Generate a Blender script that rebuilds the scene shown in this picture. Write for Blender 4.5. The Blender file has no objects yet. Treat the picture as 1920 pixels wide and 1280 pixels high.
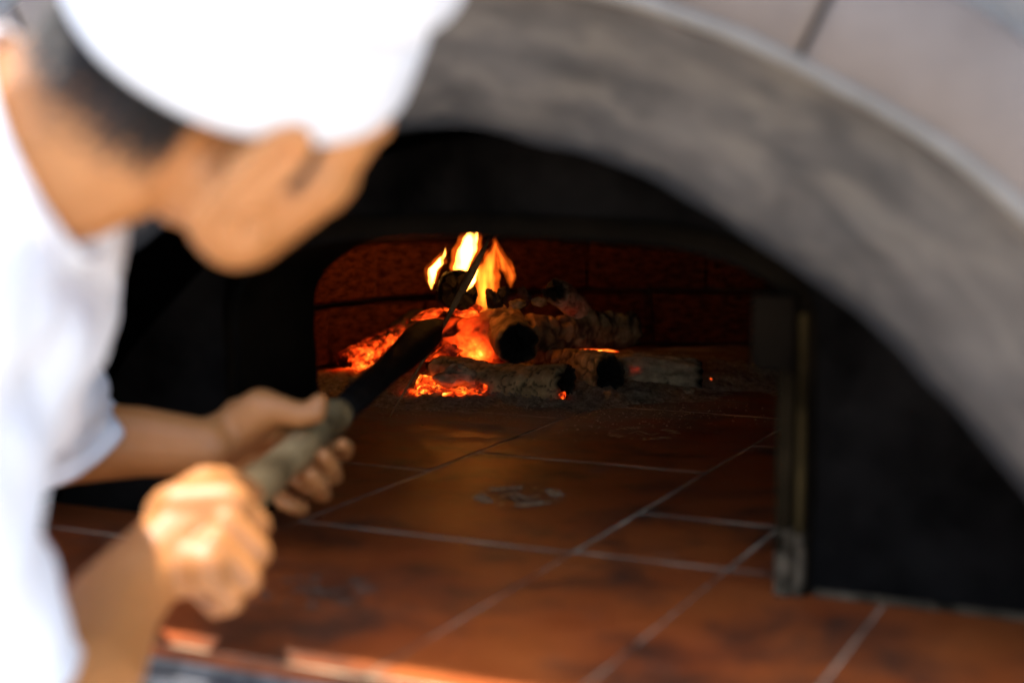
import bpy, bmesh, math, random
import numpy as np
from mathutils import Vector, Matrix, noise

# ------------------------------------------------------------------ camera, world, sun, exposure
S = 0.36                       # the camera stands this far above the hearth floor (tiles are 0.30 m wide)
FZ = 1.0                       # height of the hearth floor above the ground
F, CX, CY = 2855.0, 960.0, 640.0
_a = np.array([2302 - CX, 304 - CY, F]); _a /= np.linalg.norm(_a)
_up = np.cross([0, 304 - CY, F], [1, 0, 0]); _up /= np.linalg.norm(_up)
if _up[1] > 0: _up = -_up
_x = np.cross(_a, _up); _x /= np.linalg.norm(_x)
RM = np.array([_x, _a, _up])   # camera axes -> world axes
CAM = np.array([0, 0, FZ + S])

sc = bpy.context.scene
col = sc.collection
cd = bpy.data.cameras.new('camera'); co = bpy.data.objects.new('camera', cd); col.objects.link(co)
m = Matrix.Identity(4)
rt, dn, fw = RM @ [1, 0, 0], RM @ [0, 1, 0], RM @ [0, 0, 1]
for i in range(3):
    m[i][0], m[i][1], m[i][2], m[i][3] = rt[i], -dn[i], -fw[i], CAM[i]
co.matrix_world = m
cd.sensor_width = 36; cd.lens = 36 * F / 1920; cd.clip_start = 0.05; cd.clip_end = 500
cd.dof.use_dof = True; cd.dof.focus_distance = 2.22; cd.dof.aperture_fstop = 2.3; cd.dof.aperture_blades = 9
sc.camera = co

TO_SUN = Vector((-0.15, 0.0, 0.985)).normalized()
w = bpy.data.worlds.new('World'); sc.world = w; w.use_nodes = True
nt = w.node_tree; bg = nt.nodes['Background']
sky = nt.nodes.new('ShaderNodeTexSky'); sky.sky_type = 'NISHITA'; sky.sun_disc = False
sky.sun_elevation = math.asin(TO_SUN.z); sky.sun_rotation = math.atan2(TO_SUN.x, TO_SUN.y)
sky.dust_density = 1.6; sky.air_density = 1.0; sky.ozone_density = 1.0
nt.links.new(sky.outputs[0], bg.inputs[0]); bg.inputs[1].default_value = 0.15
sd = bpy.data.lights.new('sun', 'SUN'); sd.energy = 2.7; sd.angle = math.radians(0.53); sd.color = (1, 0.95, 0.87)
so = bpy.data.objects.new('sun', sd); col.objects.link(so)
so.rotation_euler = (-TO_SUN).to_track_quat('-Z', 'Y').to_euler(); so.location = (0, 0, 8)
sc.view_settings.view_transform = 'Standard'; sc.view_settings.look = 'None'
sc.view_settings.exposure = 1.9; sc.view_settings.gamma = 1.0; sc.view_settings.use_curve_mapping = False
sc.render.engine = 'CYCLES'; sc.cycles.use_denoising = True
sc.cycles.max_bounces = 6; sc.cycles.diffuse_bounces = 4; sc.cycles.volume_bounces = 0
sc.cycles.sample_clamp_indirect = 40

rnd = random.Random(7)

# ------------------------------------------------------------------ helpers
def P(px, py, d):              # pixel of the photograph + distance along the view axis -> world point
    c = np.array([(px - CX) / F * d, (py - CY) / F * d, d])
    return Vector(RM @ c + CAM)
def D(x, y, z):                # direction in camera axes (right, down, away) -> world
    return Vector(RM @ np.array([x, y, z]))
def H(x, y, z=0.0):            # hearth units -> world
    return Vector((x * S, y * S, FZ + z * S))
def new_obj(name, me, mat=None, parent=None, loc=None):
    o = bpy.data.objects.new(name, me); col.objects.link(o)
    if mat is not None and me is not None and not me.materials: me.materials.append(mat)
    if parent is not None: o.parent = parent
    if loc is not None: o.location = loc
    return o
def tag(o, label=None, cat=None, group=None, kind=None):
    if label: o['label'] = label
    if cat: o['category'] = cat
    if group: o['group'] = group
    if kind: o['kind'] = kind
    return o
def mesh(name, v, f, smooth=True):
    me = bpy.data.meshes.new(name); me.from_pydata([tuple(p) for p in v], [], f); me.update()
    if smooth: me.polygons.foreach_set('use_smooth', [True] * len(me.polygons))
    return me
def box_mesh(name, lo, hi, bevel=0.0):
    bm = bmesh.new(); bmesh.ops.create_cube(bm, size=1)
    lo, hi = Vector(lo), Vector(hi)
    for v in bm.verts:
        v.co = Vector([(lo[i] + hi[i]) / 2 + v.co[i] * (hi[i] - lo[i]) for i in range(3)])
    if bevel: bmesh.ops.bevel(bm, geom=bm.edges[:], offset=bevel, segments=2, affect='EDGES')
    me = bpy.data.meshes.new(name); bm.to_mesh(me); bm.free(); return me
def attr(me, name, vals):
    # per-vertex values are kept in a UV layer of that name
    u = me.uv_layers.new(name=name); li = np.empty(len(me.loops), dtype=np.int32); me.loops.foreach_get('vertex_index', li)
    uv = np.zeros((len(li), 2), dtype=np.float32); uv[:, 0] = np.asarray(vals, dtype=np.float32)[li]; u.data.foreach_set('uv', uv.ravel())
def sm(a, b, x):
    t = max(0, min(1, (x - a) / (b - a))); return t * t * (3 - 2 * t)

# ------------------------------------------------------------------ materials
class N:
    def __init__(s, name):
        s.m = bpy.data.materials.new(name); s.m.use_nodes = True; s.t = s.m.node_tree
        s.b = s.t.nodes['Principled BSDF']; s.out = s.t.nodes['Material Output']
        s.co = None
    def new(s, t, **k):
        n = s.t.nodes.new(t)
        for a, b in k.items(): setattr(n, a, b)
        return n
    def link(s, a, b): s.t.links.new(a, b)
    def coord(s, kind='Object'):
        if s.co is None: s.co = s.new('ShaderNodeTexCoord')
        return s.co.outputs[kind]
    def noise(s, scale, detail=4, rough=.6, vec=None, dist=0.0):
        n = s.new('ShaderNodeTexNoise'); n.inputs['Scale'].default_value = scale; n.inputs['Detail'].default_value = detail
        n.inputs['Roughness'].default_value = rough; n.inputs['Distortion'].default_value = dist
        s.link(vec if vec is not None else s.coord(), n.inputs['Vector']); return n.outputs['Fac']
    def ramp(s, fac, stops):
        r = s.new('ShaderNodeValToRGB'); e = r.color_ramp.elements
        while len(e) < len(stops): e.new(0.5)
        for i, (p, c) in enumerate(stops):
            e[i].position = p; e[i].color = (c if len(c) == 4 else (*c, 1))
        s.link(fac, r.inputs[0]); return r.outputs[0]
    def mix(s, fac, a, b, blend='MIX'):
        n = s.new('ShaderNodeMix', data_type='RGBA', blend_type=blend)
        for sock, v in ((n.inputs[0], fac), (n.inputs[6], a), (n.inputs[7], b)):
            if hasattr(v, 'is_linked'): s.link(v, sock)
            else: sock.default_value = v if not isinstance(v, tuple) else (*v, 1)
        return n.outputs[2]
    def math(s, op, a, b=0.0, clamp=False):
        n = s.new('ShaderNodeMath', operation=op, use_clamp=clamp)
        for sock, v in ((n.inputs[0], a), (n.inputs[1], b)):
            if hasattr(v, 'is_linked'): s.link(v, sock)
            else: sock.default_value = v
        return n.outputs[0]
    def attrib(s, name):
        n = s.new('ShaderNodeUVMap'); n.uv_map = name; x = s.new('ShaderNodeSeparateXYZ'); s.link(n.outputs[0], x.inputs[0]); return x.outputs[0]
    def bump(s, h, strength, dist=0.01):
        n = s.new('ShaderNodeBump'); n.inputs['Strength'].default_value = strength; n.inputs['Distance'].default_value = dist
        s.link(h, n.inputs['Height']); s.link(n.outputs[0], s.b.inputs['Normal'])
    def set(s, **k):
        for a, v in k.items():
            i = s.b.inputs[a.replace('_', ' ')]
            if hasattr(v, 'is_linked'): s.link(v, i)
            else: i.default_value = v if not isinstance(v, tuple) else (*v, 1)
        return s
def pm(name, c1, c2, scale=8, rough=.7, bump=.3, bscale=None, lo=.35, hi=.65, metallic=0.0, spec=.5, dist=.01):
    n = N(name); f = n.noise(scale, 6)
    n.set(Base_Color=n.ramp(f, [(lo, c1), (hi, c2)]), Roughness=rough, Metallic=metallic)
    n.b.inputs['Specular IOR Level'].default_value = spec
    if bump: n.bump(n.noise(bscale or scale * 4, 5), bump, dist)
    return n.m

M = {}
def tile_material():
    n = N('terracotta'); pos = n.new('ShaderNodeNewGeometry').outputs['Position']
    oi = n.new('ShaderNodeObjectInfo').outputs['Random']
    base = n.ramp(n.noise(5, 5, vec=pos), [(.3, (.25, .042, .007)), (.5, (.36, .072, .011)), (.72, (.45, .105, .015))])
    base = n.mix(n.math('MULTIPLY', oi, .35), base, (.17, .04, .010))
    soot = n.ramp(n.noise(7, 7, .65, vec=pos, dist=.4), [(.47, (0, 0, 0)), (.64, (1, 1, 1))])
    base = n.mix(n.math('MULTIPLY', soot, .88), base, (.05, .022, .012))
    fine = n.ramp(n.noise(60, 4, vec=pos), [(.55, (0, 0, 0)), (.75, (1, 1, 1))])
    base = n.mix(n.math('MULTIPLY', fine, .25), base, (.10, .045, .022))
    # wood ash blown over the tiles, thicker near the fire
    sp = n.new('ShaderNodeSeparateXYZ'); n.link(pos, sp.inputs[0])
    near = n.new('ShaderNodeMapRange'); n.link(sp.outputs[1], near.inputs[0])
    near.inputs[1].default_value = 1.62; near.inputs[2].default_value = 2.12
    nx = n.new('ShaderNodeMapRange'); n.link(sp.outputs[0], nx.inputs[0])
    nx.inputs[1].default_value = -.62; nx.inputs[2].default_value = -.82
    stretch = n.new('ShaderNodeMapping'); stretch.inputs['Scale'].default_value = (1, 2.2, 1); n.link(pos, stretch.inputs[0])
    dn_ = n.noise(9, 8, .72, vec=stretch.outputs[0], dist=.6)
    near = n.math('MULTIPLY', near.outputs[0], n.math('ADD', n.math('MULTIPLY', nx.outputs[0], .8), .25))
    dust = n.math('ADD', n.math('MULTIPLY', near, .55), n.math('SUBTRACT', dn_, .60))
    dust = n.math('MULTIPLY', dust, 4.0, clamp=True)
    base = n.mix(n.math('MULTIPLY', dust, .8), base, (.34, .25, .16))
    rough = n.math('ADD', n.math('MULTIPLY', n.noise(20, 4, vec=pos), .3), .36)
    n.set(Base_Color=base, Roughness=n.math('ADD', rough, n.math('MULTIPLY', dust, .4)))
    n.b.inputs['Specular IOR Level'].default_value = .4
    n.bump(n.noise(45, 6, vec=pos), .18, .004)
    return n.m
M['tile'] = tile_material()
M['grout'] = pm('ashy_grout', (.07, .045, .025), (.70, .52, .32), 9, .95, .5, lo=.36, hi=.60)
M['stamp'] = pm('ash_in_stamp', (.50, .33, .16), (.80, .58, .33), 120, .95, .2)
M['stamp_dim'] = pm('worn_stamp', (.10, .055, .03), (.22, .14, .085), 90, .95, .2)
M['ring'] = pm('pink_plaster', (.150, .112, .088), (.218, .170, .138), 7, .85, .35, 60, dist=.004)
M['rim'] = pm('lit_rim', (.165, .143, .115), (.255, .222, .182), 14, .8, .4, 60, dist=.004)
M['iron'] = pm('sooty_iron', (.0022, .0019, .0017), (.0105, .009, .008), 10, .8, .6, 30, metallic=.0, spec=.0, dist=.006)
M['soot'] = pm('black_soot', (.0004, .0004, .0004), (.0012, .001, .001), 20, 1, .4, 60, spec=.0)
M['post'] = pm('ash_stained_bar', (.004, .0025, .001), (.020, .013, .006), 18, .9, .4, spec=.02)
M['post_ash'] = pm('ash_crusted_bar', (.008, .006, .003), (.15, .11, .07), 60, .95, .7, 80, spec=.02)
M['post_edge'] = pm('painted_lit_edge', (.008, .005, .002), (.07, .045, .016), 14, .9, .3, spec=.02)  # lighter gold-brown paints the light along the post edge
M['jamb'] = pm('sooty_jamb', (.002, .0015, .001), (.009, .006, .0035), 6, .9, .5, 40, spec=.02)
M['brick'] = pm('sooty_firebrick', (.035, .009, .004), (.15, .042, .016), 10, .95, 1.0, 40, dist=.008, spec=.1)
M['brick_bed'] = pm('black_mortar', (.03, .012, .006), (.08, .03, .014), 20, .95, .4)
M['stone'] = pm('pale_limestone', (.52, .46, .42), (.85, .83, .80), 9, .9, .7, 40)
M['mortar'] = pm('wall_mortar', (.30, .26, .22), (.46, .42, .37), 20, .95, .5)
M['slab'] = pm('grey_granite_edge', (.07, .075, .085), (.26, .27, .29), 45, .6, .3)
M['base'] = pm('rendered_base', (.45, .42, .39), (.6, .57, .53), 6, .9, .4)
M['paving'] = pm('pale_paving', (.40, .36, .31), (.52, .48, .43), 3, .9, .3)
M['cloth'] = pm('white_cotton', (.72, .725, .75), (.78, .78, .80), 10, .85, .25, 250, spec=.2, dist=.001)
M['trouser'] = pm('navy_cloth', (.012, .013, .02), (.03, .03, .042), 30, .9, .3)
M['shoe'] = pm('black_leather', (.01, .01, .01), (.03, .03, .03), 20, .4, .2)
M['hair'] = pm('black_hair', (.008, .006, .005), (.03, .022, .018), 60, .55, .0)
M['eye'] = pm('eye_white', (.7, .68, .65), (.75, .73, .7), 10, .2, 0)
M['button'] = pm('grey_button', (.25, .25, .3), (.35, .35, .4), 20, .4, 0)
M['handle'] = pm('weathered_wood', (.17, .098, .036), (.56, .36, .155), 13, .85, .8, 60, dist=.004, spec=.1)
M['shaft'] = pm('black_iron', (.004, .0035, .003), (.014, .011, .009), 30, .8, .5, spec=.1)
M['wire'] = pm('rusty_rod', (.22, .10, .04), (.50, .28, .13), 25, .8, .3, spec=.1)

n = N('skin')
n.set(Base_Color=n.ramp(n.noise(7, 6), [(.35, (.43, .165, .044)), (.65, (.57, .235, .075))]), Roughness=.48)
n.b.inputs['Subsurface Weight'].default_value = .15; n.b.inputs['Subsurface Radius'].default_value = (.010, .004, .002)
n.b.inputs['Subsurface Scale'].default_value = 1.0
n.bump(n.noise(220, 4), .12, .002); M['skin'] = n.m

n = N('grey_plaster')          # the splay: smoke-stained plaster, brushed along the arch, sooty at its inner lip
ang, acr = n.attrib('along'), n.attrib('across')
cx = n.new('ShaderNodeCombineXYZ'); n.link(n.math('MULTIPLY', ang, 1.9), cx.inputs[0]); n.link(n.math('MULTIPLY', acr, 3.2), cx.inputs[1])
st = n.noise(1.7, 5, .55, vec=cx.outputs[0], dist=.5)
base = n.ramp(st, [(.34, (.050, .042, .034)), (.5, (.080, .067, .054)), (.66, (.132, .109, .084))])
base = n.mix(n.ramp(n.noise(5, 5), [(.45, (0, 0, 0)), (.7, (.5, .5, .5))]), base, (.155, .128, .104))
edge = n.math('ADD', acr, n.math('MULTIPLY', n.math('SUBTRACT', n.noise(16, 5), .5), .16))
base = n.mix(n.ramp(edge, [(.62, (0, 0, 0)), (.90, (.45, .45, .45)), (.95, (1, 1, 1))]), base, (.008, .007, .006))
n.set(Base_Color=base, Roughness=.85); n.bump(n.noise(40, 6), .35, .004); M['splay'] = n.m

def charred(name, ash1, ash2, ash_amt, amp=3.0, add=-.62, dark=0.0):
    n = N(name)
    h, cr, ch = n.attrib('heat'), n.attrib('crack'), n.attrib('char')
    f = n.noise(38, 7, .65)
    ash = n.ramp(f, [(.3, ash1), (.6, ash2), (.8, tuple(min(1, c * 1.5) for c in ash2))])
    k = n.math('MULTIPLY', n.math('SUBTRACT', 1.0, ch, clamp=True), n.ramp(n.noise(14, 5), [(.3, (ash_amt * .35,) * 3), (.6, (ash_amt,) * 3)]), clamp=True)
    k = n.math('MULTIPLY', k, n.math('SUBTRACT', 1.0, n.math('MULTIPLY', cr, .75)))
    base = n.mix(k, (.010, .008, .007), ash)
    g = n.math('MULTIPLY', h, n.math('MAXIMUM', n.math('ADD', n.math('MULTIPLY', n.noise(85, 7, .72), amp), add), .06))
    if dark: g = n.math('MULTIPLY', g, n.math('SUBTRACT', 1.0, n.math('MULTIPLY', cr, dark)))
    colr = n.ramp(g, [(.0, (0, 0, 0)), (.18, (.25, .006, .0)), (.42, (1, .055, .004)), (.72, (1, .16, .012)), (1.0, (1, .42, .07))])
    stn = n.math('MULTIPLY', n.math('POWER', g, 2.2), 2.3)
    n.set(Base_Color=base, Roughness=.92, Emission_Color=colr, Emission_Strength=stn)
    n.b.inputs['Specular IOR Level'].default_value = .15
    n.bump(n.noise(110, 6, .7), .8, .004)
    return n.m
M['ashlog'] = charred('ash_coated_log', (.30, .175, .065), (.66, .43, .20), 1.0)
M['char'] = charred('charcoal', (.05, .04, .033), (.12, .10, .085), .5)
M['greylog'] = charred('grey_ash_log', (.36, .25, .14), (.74, .55, .33), 1.0)
M['hot'] = charred('glowing_wood', (.20, .10, .04), (.42, .22, .09), 1.0, 1.3, .36, .8)
M['ember'] = charred('ember', (.10, .06, .035), (.20, .13, .08), .8)
n = N('wood_ash')
n.set(Base_Color=n.ramp(n.noise(80, 9, .8), [(.33, (.05, .034, .022)), (.47, (.36, .25, .145)), (.66, (.70, .53, .34))]), Roughness=.98)
h = n.attrib('heat'); g = n.math('MULTIPLY', h, n.math('ADD', n.math('MULTIPLY', n.noise(70, 5, .75), 2.2), -.45), clamp=True)
n.set(Emission_Color=n.ramp(g, [(0, (0, 0, 0)), (.2, (.5, .015, 0)), (.6, (1, .13, .01)), (1, (1, .45, .08))]), Emission_Strength=n.math('MULTIPLY', g, 1.8))
n.bump(n.noise(130, 8, .8), 1.0, .008); M['ash'] = n.m

def flame_material(name, c_low, c_high, k, z0, z1):
    m_ = bpy.data.materials.new(name); m_.use_nodes = True; t = m_.node_tree; t.nodes.clear()
    out = t.nodes.new('ShaderNodeOutputMaterial'); em = t.nodes.new('ShaderNodeEmission')
    geo = t.nodes.new('ShaderNodeTexCoord'); sp = t.nodes.new('ShaderNodeSeparateXYZ'); t.links.new(geo.outputs['Object'], sp.inputs[0])
    mr = t.nodes.new('ShaderNodeMapRange'); mr.inputs[1].default_value = z0; mr.inputs[2].default_value = z1
    t.links.new(sp.outputs[2], mr.inputs[0])
    rp = t.nodes.new('ShaderNodeValToRGB'); rp.color_ramp.elements[0].color = (*c_low, 1); rp.color_ramp.elements[1].color = (*c_high, 1)
    t.links.new(mr.outputs[0], rp.inputs[0]); t.links.new(rp.outputs[0], em.inputs[0])
    mp = t.nodes.new('ShaderNodeMapping'); mp.inputs['Scale'].default_value = (85, 85, 14); t.links.new(geo.outputs['Object'], mp.inputs[0])
    no = t.nodes.new('ShaderNodeTexNoise'); no.inputs['Scale'].default_value = 1.3; no.inputs['Detail'].default_value = 3; t.links.new(mp.outputs[0], no.inputs['Vector'])
    r2 = t.nodes.new('ShaderNodeMapRange'); r2.inputs[1].default_value = .36; r2.inputs[2].default_value = .62
    r2.inputs[3].default_value = k * .05; r2.inputs[4].default_value = k; t.links.new(no.outputs['Fac'], r2.inputs[0])
    t.links.new(r2.outputs[0], em.inputs[1]); t.links.new(em.outputs[0], out.inputs['Volume'])
    return m_

# ------------------------------------------------------------------ ground and oven
ground = new_obj('ground', mesh('ground', [(-250, -250, 0), (250, -250, 0), (250, 250, 0), (-250, 250, 0)], [(0, 1, 2, 3)]), M['paving'])
tag(ground, 'pale paved ground around the oven', kind='structure')

oven = new_obj('brick_oven', None, loc=(0, 0, 0))
tag(oven, 'wood-fired brick oven with a plastered arch mouth and terracotta hearth', 'oven')
def part(name, me, mat, parent=oven): return new_obj(name, me, mat, parent)

AX, AZ = -1.6, -0.6            # centre of the concentric arches, hearth units
def arc_pts(r, y, n=96, a0=None, a1=None):
    b = math.asin(-AZ / r) if r > -AZ else 0
    a0 = b if a0 is None else a0; a1 = math.pi - b if a1 is None else a1
    return [(AX + r * math.cos(a0 + (a1 - a0) * i / n), y, AZ + r * math.sin(a0 + (a1 - a0) * i / n)) for i in range(n + 1)]
def mouth_pts(y, n=96, xl=-2.43, xr=-0.86, zs=.52, za=.815, drop=0.0):
    # straight jambs under a flat basket-handle arch
    pts = []; c = (xl + xr) / 2; hw = (xr - xl) / 2; k = n // 6
    for i in range(k): pts.append((xr, y, zs * i / k))
    mN = n - 2 * k
    for i in range(mN + 1):
        t = math.pi * i / mN; cs, sn = math.cos(t), math.sin(t)
        pts.append((c + hw * math.copysign(abs(cs) ** .62, cs), y, zs + (za - zs) * abs(sn) ** .62))
    for i in range(1, k + 1): pts.append((xl, y, zs * (1 - i / k)))
    return pts
def loft(name, rows, smooth=True, jitter=0.0, seed=0, attrs=False, closed=False):
    v, f = [], []; n = len(rows[0])
    for j, row in enumerate(rows):
        for p in row:
            q = H(*p)
            if jitter:
                q = q + noise.noise_vector(q * 9 + Vector((seed, 0, 0))) * jitter + noise.noise_vector(q * 30) * jitter * .4
            v.append(q)
    R = len(rows)
    for j in range(R if closed else R - 1):
        for i in range(n - 1):
            a, b = j * n + i, ((j + 1) % R) * n + i
            f.append((a, a + 1, b + 1, b))
    me = mesh(name, v, f, smooth)
    if attrs:
        attr(me, 'along', [i / (n - 1) * 8 for _ in rows for i in range(n)])
        attr(me, 'across', [j / (R - 1) for j in range(R) for _ in range(n)])
    return me

# the ring of three big plastered blocks
angs = [math.asin(.6 / 2.0), math.radians(64.0), math.radians(117), math.pi - math.asin(.6 / 2.0)]
for k in range(3):
    g = .004
    a0, a1 = angs[k] + (g if k else 0), angs[k + 1] - (g if k < 2 else 0)
    rows = [arc_pts(1.995, 2.80, 60, a0, a1), arc_pts(2.205, 2.80, 60, a0, a1), arc_pts(2.215, 2.82, 60, a0, a1),
            arc_pts(2.215, 3.05, 60, a0, a1), arc_pts(1.985, 3.05, 60, a0, a1), arc_pts(1.985, 2.815, 60, a0, a1)]
    me = loft('arch_block', rows, True, .003, k, closed=True)
    bm = bmesh.new(); bm.from_mesh(me)
    bmesh.ops.holes_fill(bm, edges=[e for e in bm.edges if e.is_boundary]); bm.to_mesh(me); bm.free()
    part('arch_block', me, M['ring'])
part('joint_mortar', loft('joint_mortar', [arc_pts(2.0, 2.815, 40, math.radians(62), math.radians(119)), arc_pts(2.2, 2.815, 40, math.radians(62), math.radians(119))]), M['soot'])
# rounded lip between ring and splay, light on its edge painted as paler colour
rows = []
for i in range(9):
    t = math.pi * (.0 + 1.0 * i / 8)
    rows.append(arc_pts(1.985 + .016 * math.cos(t), 2.802 - .015 * math.sin(t), 96))
part('arch_rim', loft('arch_rim', rows, True, .0025, 4), M['rim'])
def lip(r, y, n=96, k=1.0):
    out = []
    for x, yy, z in arc_pts(r, y, n):
        a = math.atan2(z - AZ, x - AX); q = 1 + k * (.045 * math.exp(-((a - math.pi / 2) / .42) ** 2) - .012) * (1 if z > .02 else 0)
        out.append((AX + (x - AX) * q, yy, AZ + (z - AZ) * q if z > .02 else z))
    return out
rows = [lip(1.972 + (1.62 - 1.972) * (j / 14), 2.812 + .20 * (j / 14) ** .8, 120, j / 14) for j in range(15)]
part('splay', loft('splay', rows, True, .006, 9, attrs=True), M['splay'])
part('mouth_vault', loft('mouth_vault', [lip(1.62 + .01 * (j % 2), 3.012 + .42 * j / 6, 96) for j in range(7)], True, .004, 3), M['soot'])
# the iron front with the inner mouth
part('front_plate', loft('front_plate', [mouth_pts(3.43), [tuple(.5 * (a + b) for a, b in zip(p, q)) for p, q in zip(mouth_pts(3.43), arc_pts(1.64, 3.43))], arc_pts(1.76, 3.43)], True, .002, 5), M['iron'])
part('mouth_jamb', loft('mouth_jamb', [mouth_pts(3.43 + .40 * j / 6) for j in range(7)], True, .005, 6), M['jamb'])
part('lintel_edge', loft('lintel_edge', [mouth_pts(3.415, zs=.525, za=.822), mouth_pts(3.415, zs=.56, za=.87, xl=-2.46, xr=-.83), mouth_pts(3.45, zs=.56, za=.87, xl=-2.46, xr=-.83)], True, .002, 8), M['jamb'])
def hb(name, lo, hi, mat, bev=.0015):
    a, b = H(*lo), H(*hi); return part(name, box_mesh(name, a, b, bev), mat)
hb('door_post', (-.905, 3.37, .16), (-.868, 3.425, .53), M['post'])
hb('door_post', (-.905, 3.366, .004), (-.867, 3.426, .1598), M['post_ash'])
hb('post_edge_strip', (-.862, 3.385, .15), (-.846, 3.42, .66), M['post_edge'])
hb('post_foot', (-.862, 3.375, .004), (-.838, 3.425, .149), M['post_ash'])
hb('impost_block', (-.965, 3.36, .53), (-.868, 3.45, .70), M['jamb'])
hb('sill_strip', (-.825, 3.405, .003), (.0, 3.427, .018), M['post_ash'])

# chamber: ring of fire bricks, dome, black bed behind the bricks
CC = (-1.75, 5.85); CR = 2.30
def ring_pt(a, r, z): return H(CC[0] + r * math.sin(a), CC[1] + r * math.cos(a), z)
half_open = math.asin(.80 / CR)
a_lo, a_hi = -(math.pi - half_open), math.pi - half_open
nb = 120
v, f = [], []
zz = [0.0, .35, .7, 1.0, 1.25, 1.45, 1.6, 1.68]; rr = [1.03, 1.03, 1.03, .98, .84, .6, .3, .0]
for j in range(len(zz)):
    for i in range(nb + 1):
        v.append(ring_pt(a_lo + (a_hi - a_lo) * i / nb, CR * rr[j] + .005, zz[j]))
for j in range(len(zz) - 1):
    for i in range(nb):
        a = j * (nb + 1) + i; f.append((a, a + 1, a + nb + 2, a + nb + 1))
dome = part('chamber_dome', mesh('chamber_dome', v, f), M['brick_bed'])
wall_ = part('chamber_wall', mesh('chamber_wall', [ring_pt(a_lo + (a_hi - a_lo) * i / nb, CR * 1.02, z) for z in (0, .72) for i in range(nb + 1)], [(i, i + 1, nb + 2 + i, nb + 1 + i) for i in range(nb)]), M['brick_bed'])
bh = .30; nper = 19
def brick_mesh(k):
    r_ = random.Random(k); bm = bmesh.new(); bmesh.ops.create_cube(bm, size=1)
    bmesh.ops.bevel(bm, geom=bm.edges[:], offset=.05, segments=1, affect='EDGES')
    for v_ in bm.verts: v_.co += Vector([r_.uniform(-.022, .022) for _ in range(3)])
    me = bpy.data.meshes.new('brick'); bm.to_mesh(me); bm.free(); me.materials.append(M['brick']); return me
bms = [brick_mesh(k) for k in range(6)]
for c in range(3):
    for i in range(nper):
        a = a_lo + (a_hi - a_lo) * (i + (.5 if c % 2 else 0) + .3) / nper
        if a > a_hi - .12 or a < a_lo + .12: continue
        L = (a_hi - a_lo) / nper * CR * S - .010
        o = part('brick', bms[rnd.randrange(6)], None, wall_)
        o.location = ring_pt(a, CR + rnd.uniform(-.02, .03), .01 + bh * (c + .5))
        o.rotation_euler = (rnd.uniform(-.02, .02), rnd.uniform(-.02, .02), -a + rnd.uniform(-.03, .03))
        o.scale = (L, .09, bh * S - .010)
# outer body (keeps daylight out) and its front facade of pale stones
def quadbox(name, x0, x1, y0, y1, z0, z1, mat):
    return part(name, box_mesh(name, (x0, y0, z0), (x1, y1, z1), .01), mat)
quadbox('body_wall', -1.95, -1.62, 1.06, 3.35, 0, 1.98, M['base'])
quadbox('body_wall', .42, .75, 1.06, 3.35, 0, 1.98, M['base'])
quadbox('body_wall', -1.618, .418, 3.1, 3.35, 0, 1.98, M['base'])
quadbox('body_roof', -1.618, .418, 1.10, 3.098, 1.80, 1.978, M['base'])
quadbox('oven_base', -1.618, .418, .935, 3.098, 0, FZ - .075, M['base'])
quadbox('hearth_slab', -1.55, .40, .893, 3.09, FZ - .073, FZ - .014, M['slab'])
rect = []
for p in arc_pts(2.19, 2.95, 96):
    dx, dz = p[0] - AX, p[2] - AZ; t = min(3.3 / max(1e-6, abs(dx)), 3.3 / max(1e-6, abs(dz)))
    rect.append((max(-5.4, min(2.0, AX + dx * t)), 2.95, max(0, min(2.7, AZ + dz * t))))
fac = part('facade_wall', loft('facade_wall', [arc_pts(2.19, 2.95, 96), rect, [(x, 3.1, z) for x, y, z in rect]]), M['mortar'])
def stone_mesh(k):
    bm = bmesh.new(); bmesh.ops.create_cube(bm, size=1); bmesh.ops.subdivide_edges(bm, edges=bm.edges[:], cuts=2, use_grid_fill=True)
    for v_ in bm.verts:
        c = v_.co.copy(); s_ = c.normalized() * .62
        v_.co = c * .62 + s_ * .38 + noise.noise_vector(c * 2.3 + Vector((k * 5.1, 0, 0))) * .09
    me = bpy.data.meshes.new('stone'); bm.to_mesh(me); bm.free(); me.materials.append(M['stone'])
    me.polygons.foreach_set('use_smooth', [True] * len(me.polygons)); return me
sms = [stone_mesh(k) for k in range(7)]
z = FZ + .03
while z < 1.97:
    hgt = rnd.uniform(.09, .14); x = -1.93
    while x < .70:
        wd = rnd.uniform(.12, .22); cx_, cz_ = x + wd / 2, z + hgt / 2
        rr_ = min(math.hypot(px / S - AX, (pz - FZ) / S - AZ) for px in (x, x + wd) for pz in (z, z + hgt))
        if math.hypot(cx_ / S - AX, (cz_ - FZ) / S - AZ) > 2.24:
            o = part('stone', sms[rnd.randrange(7)], None, fac)
            o.location = (cx_, 1.06, cz_); o.scale = (wd * 1.02, .09, hgt * 1.02); o.rotation_euler = (0, rnd.uniform(-.06, .06), 0)
        x += wd + .008
    z += hgt + .008

quadbox('added_shade_slab', -2.0, .80, .925, 1.40, 1.985, 2.06, M['stone'])  # unseen slab added above the facade to shade the ledge from the sun

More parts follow.
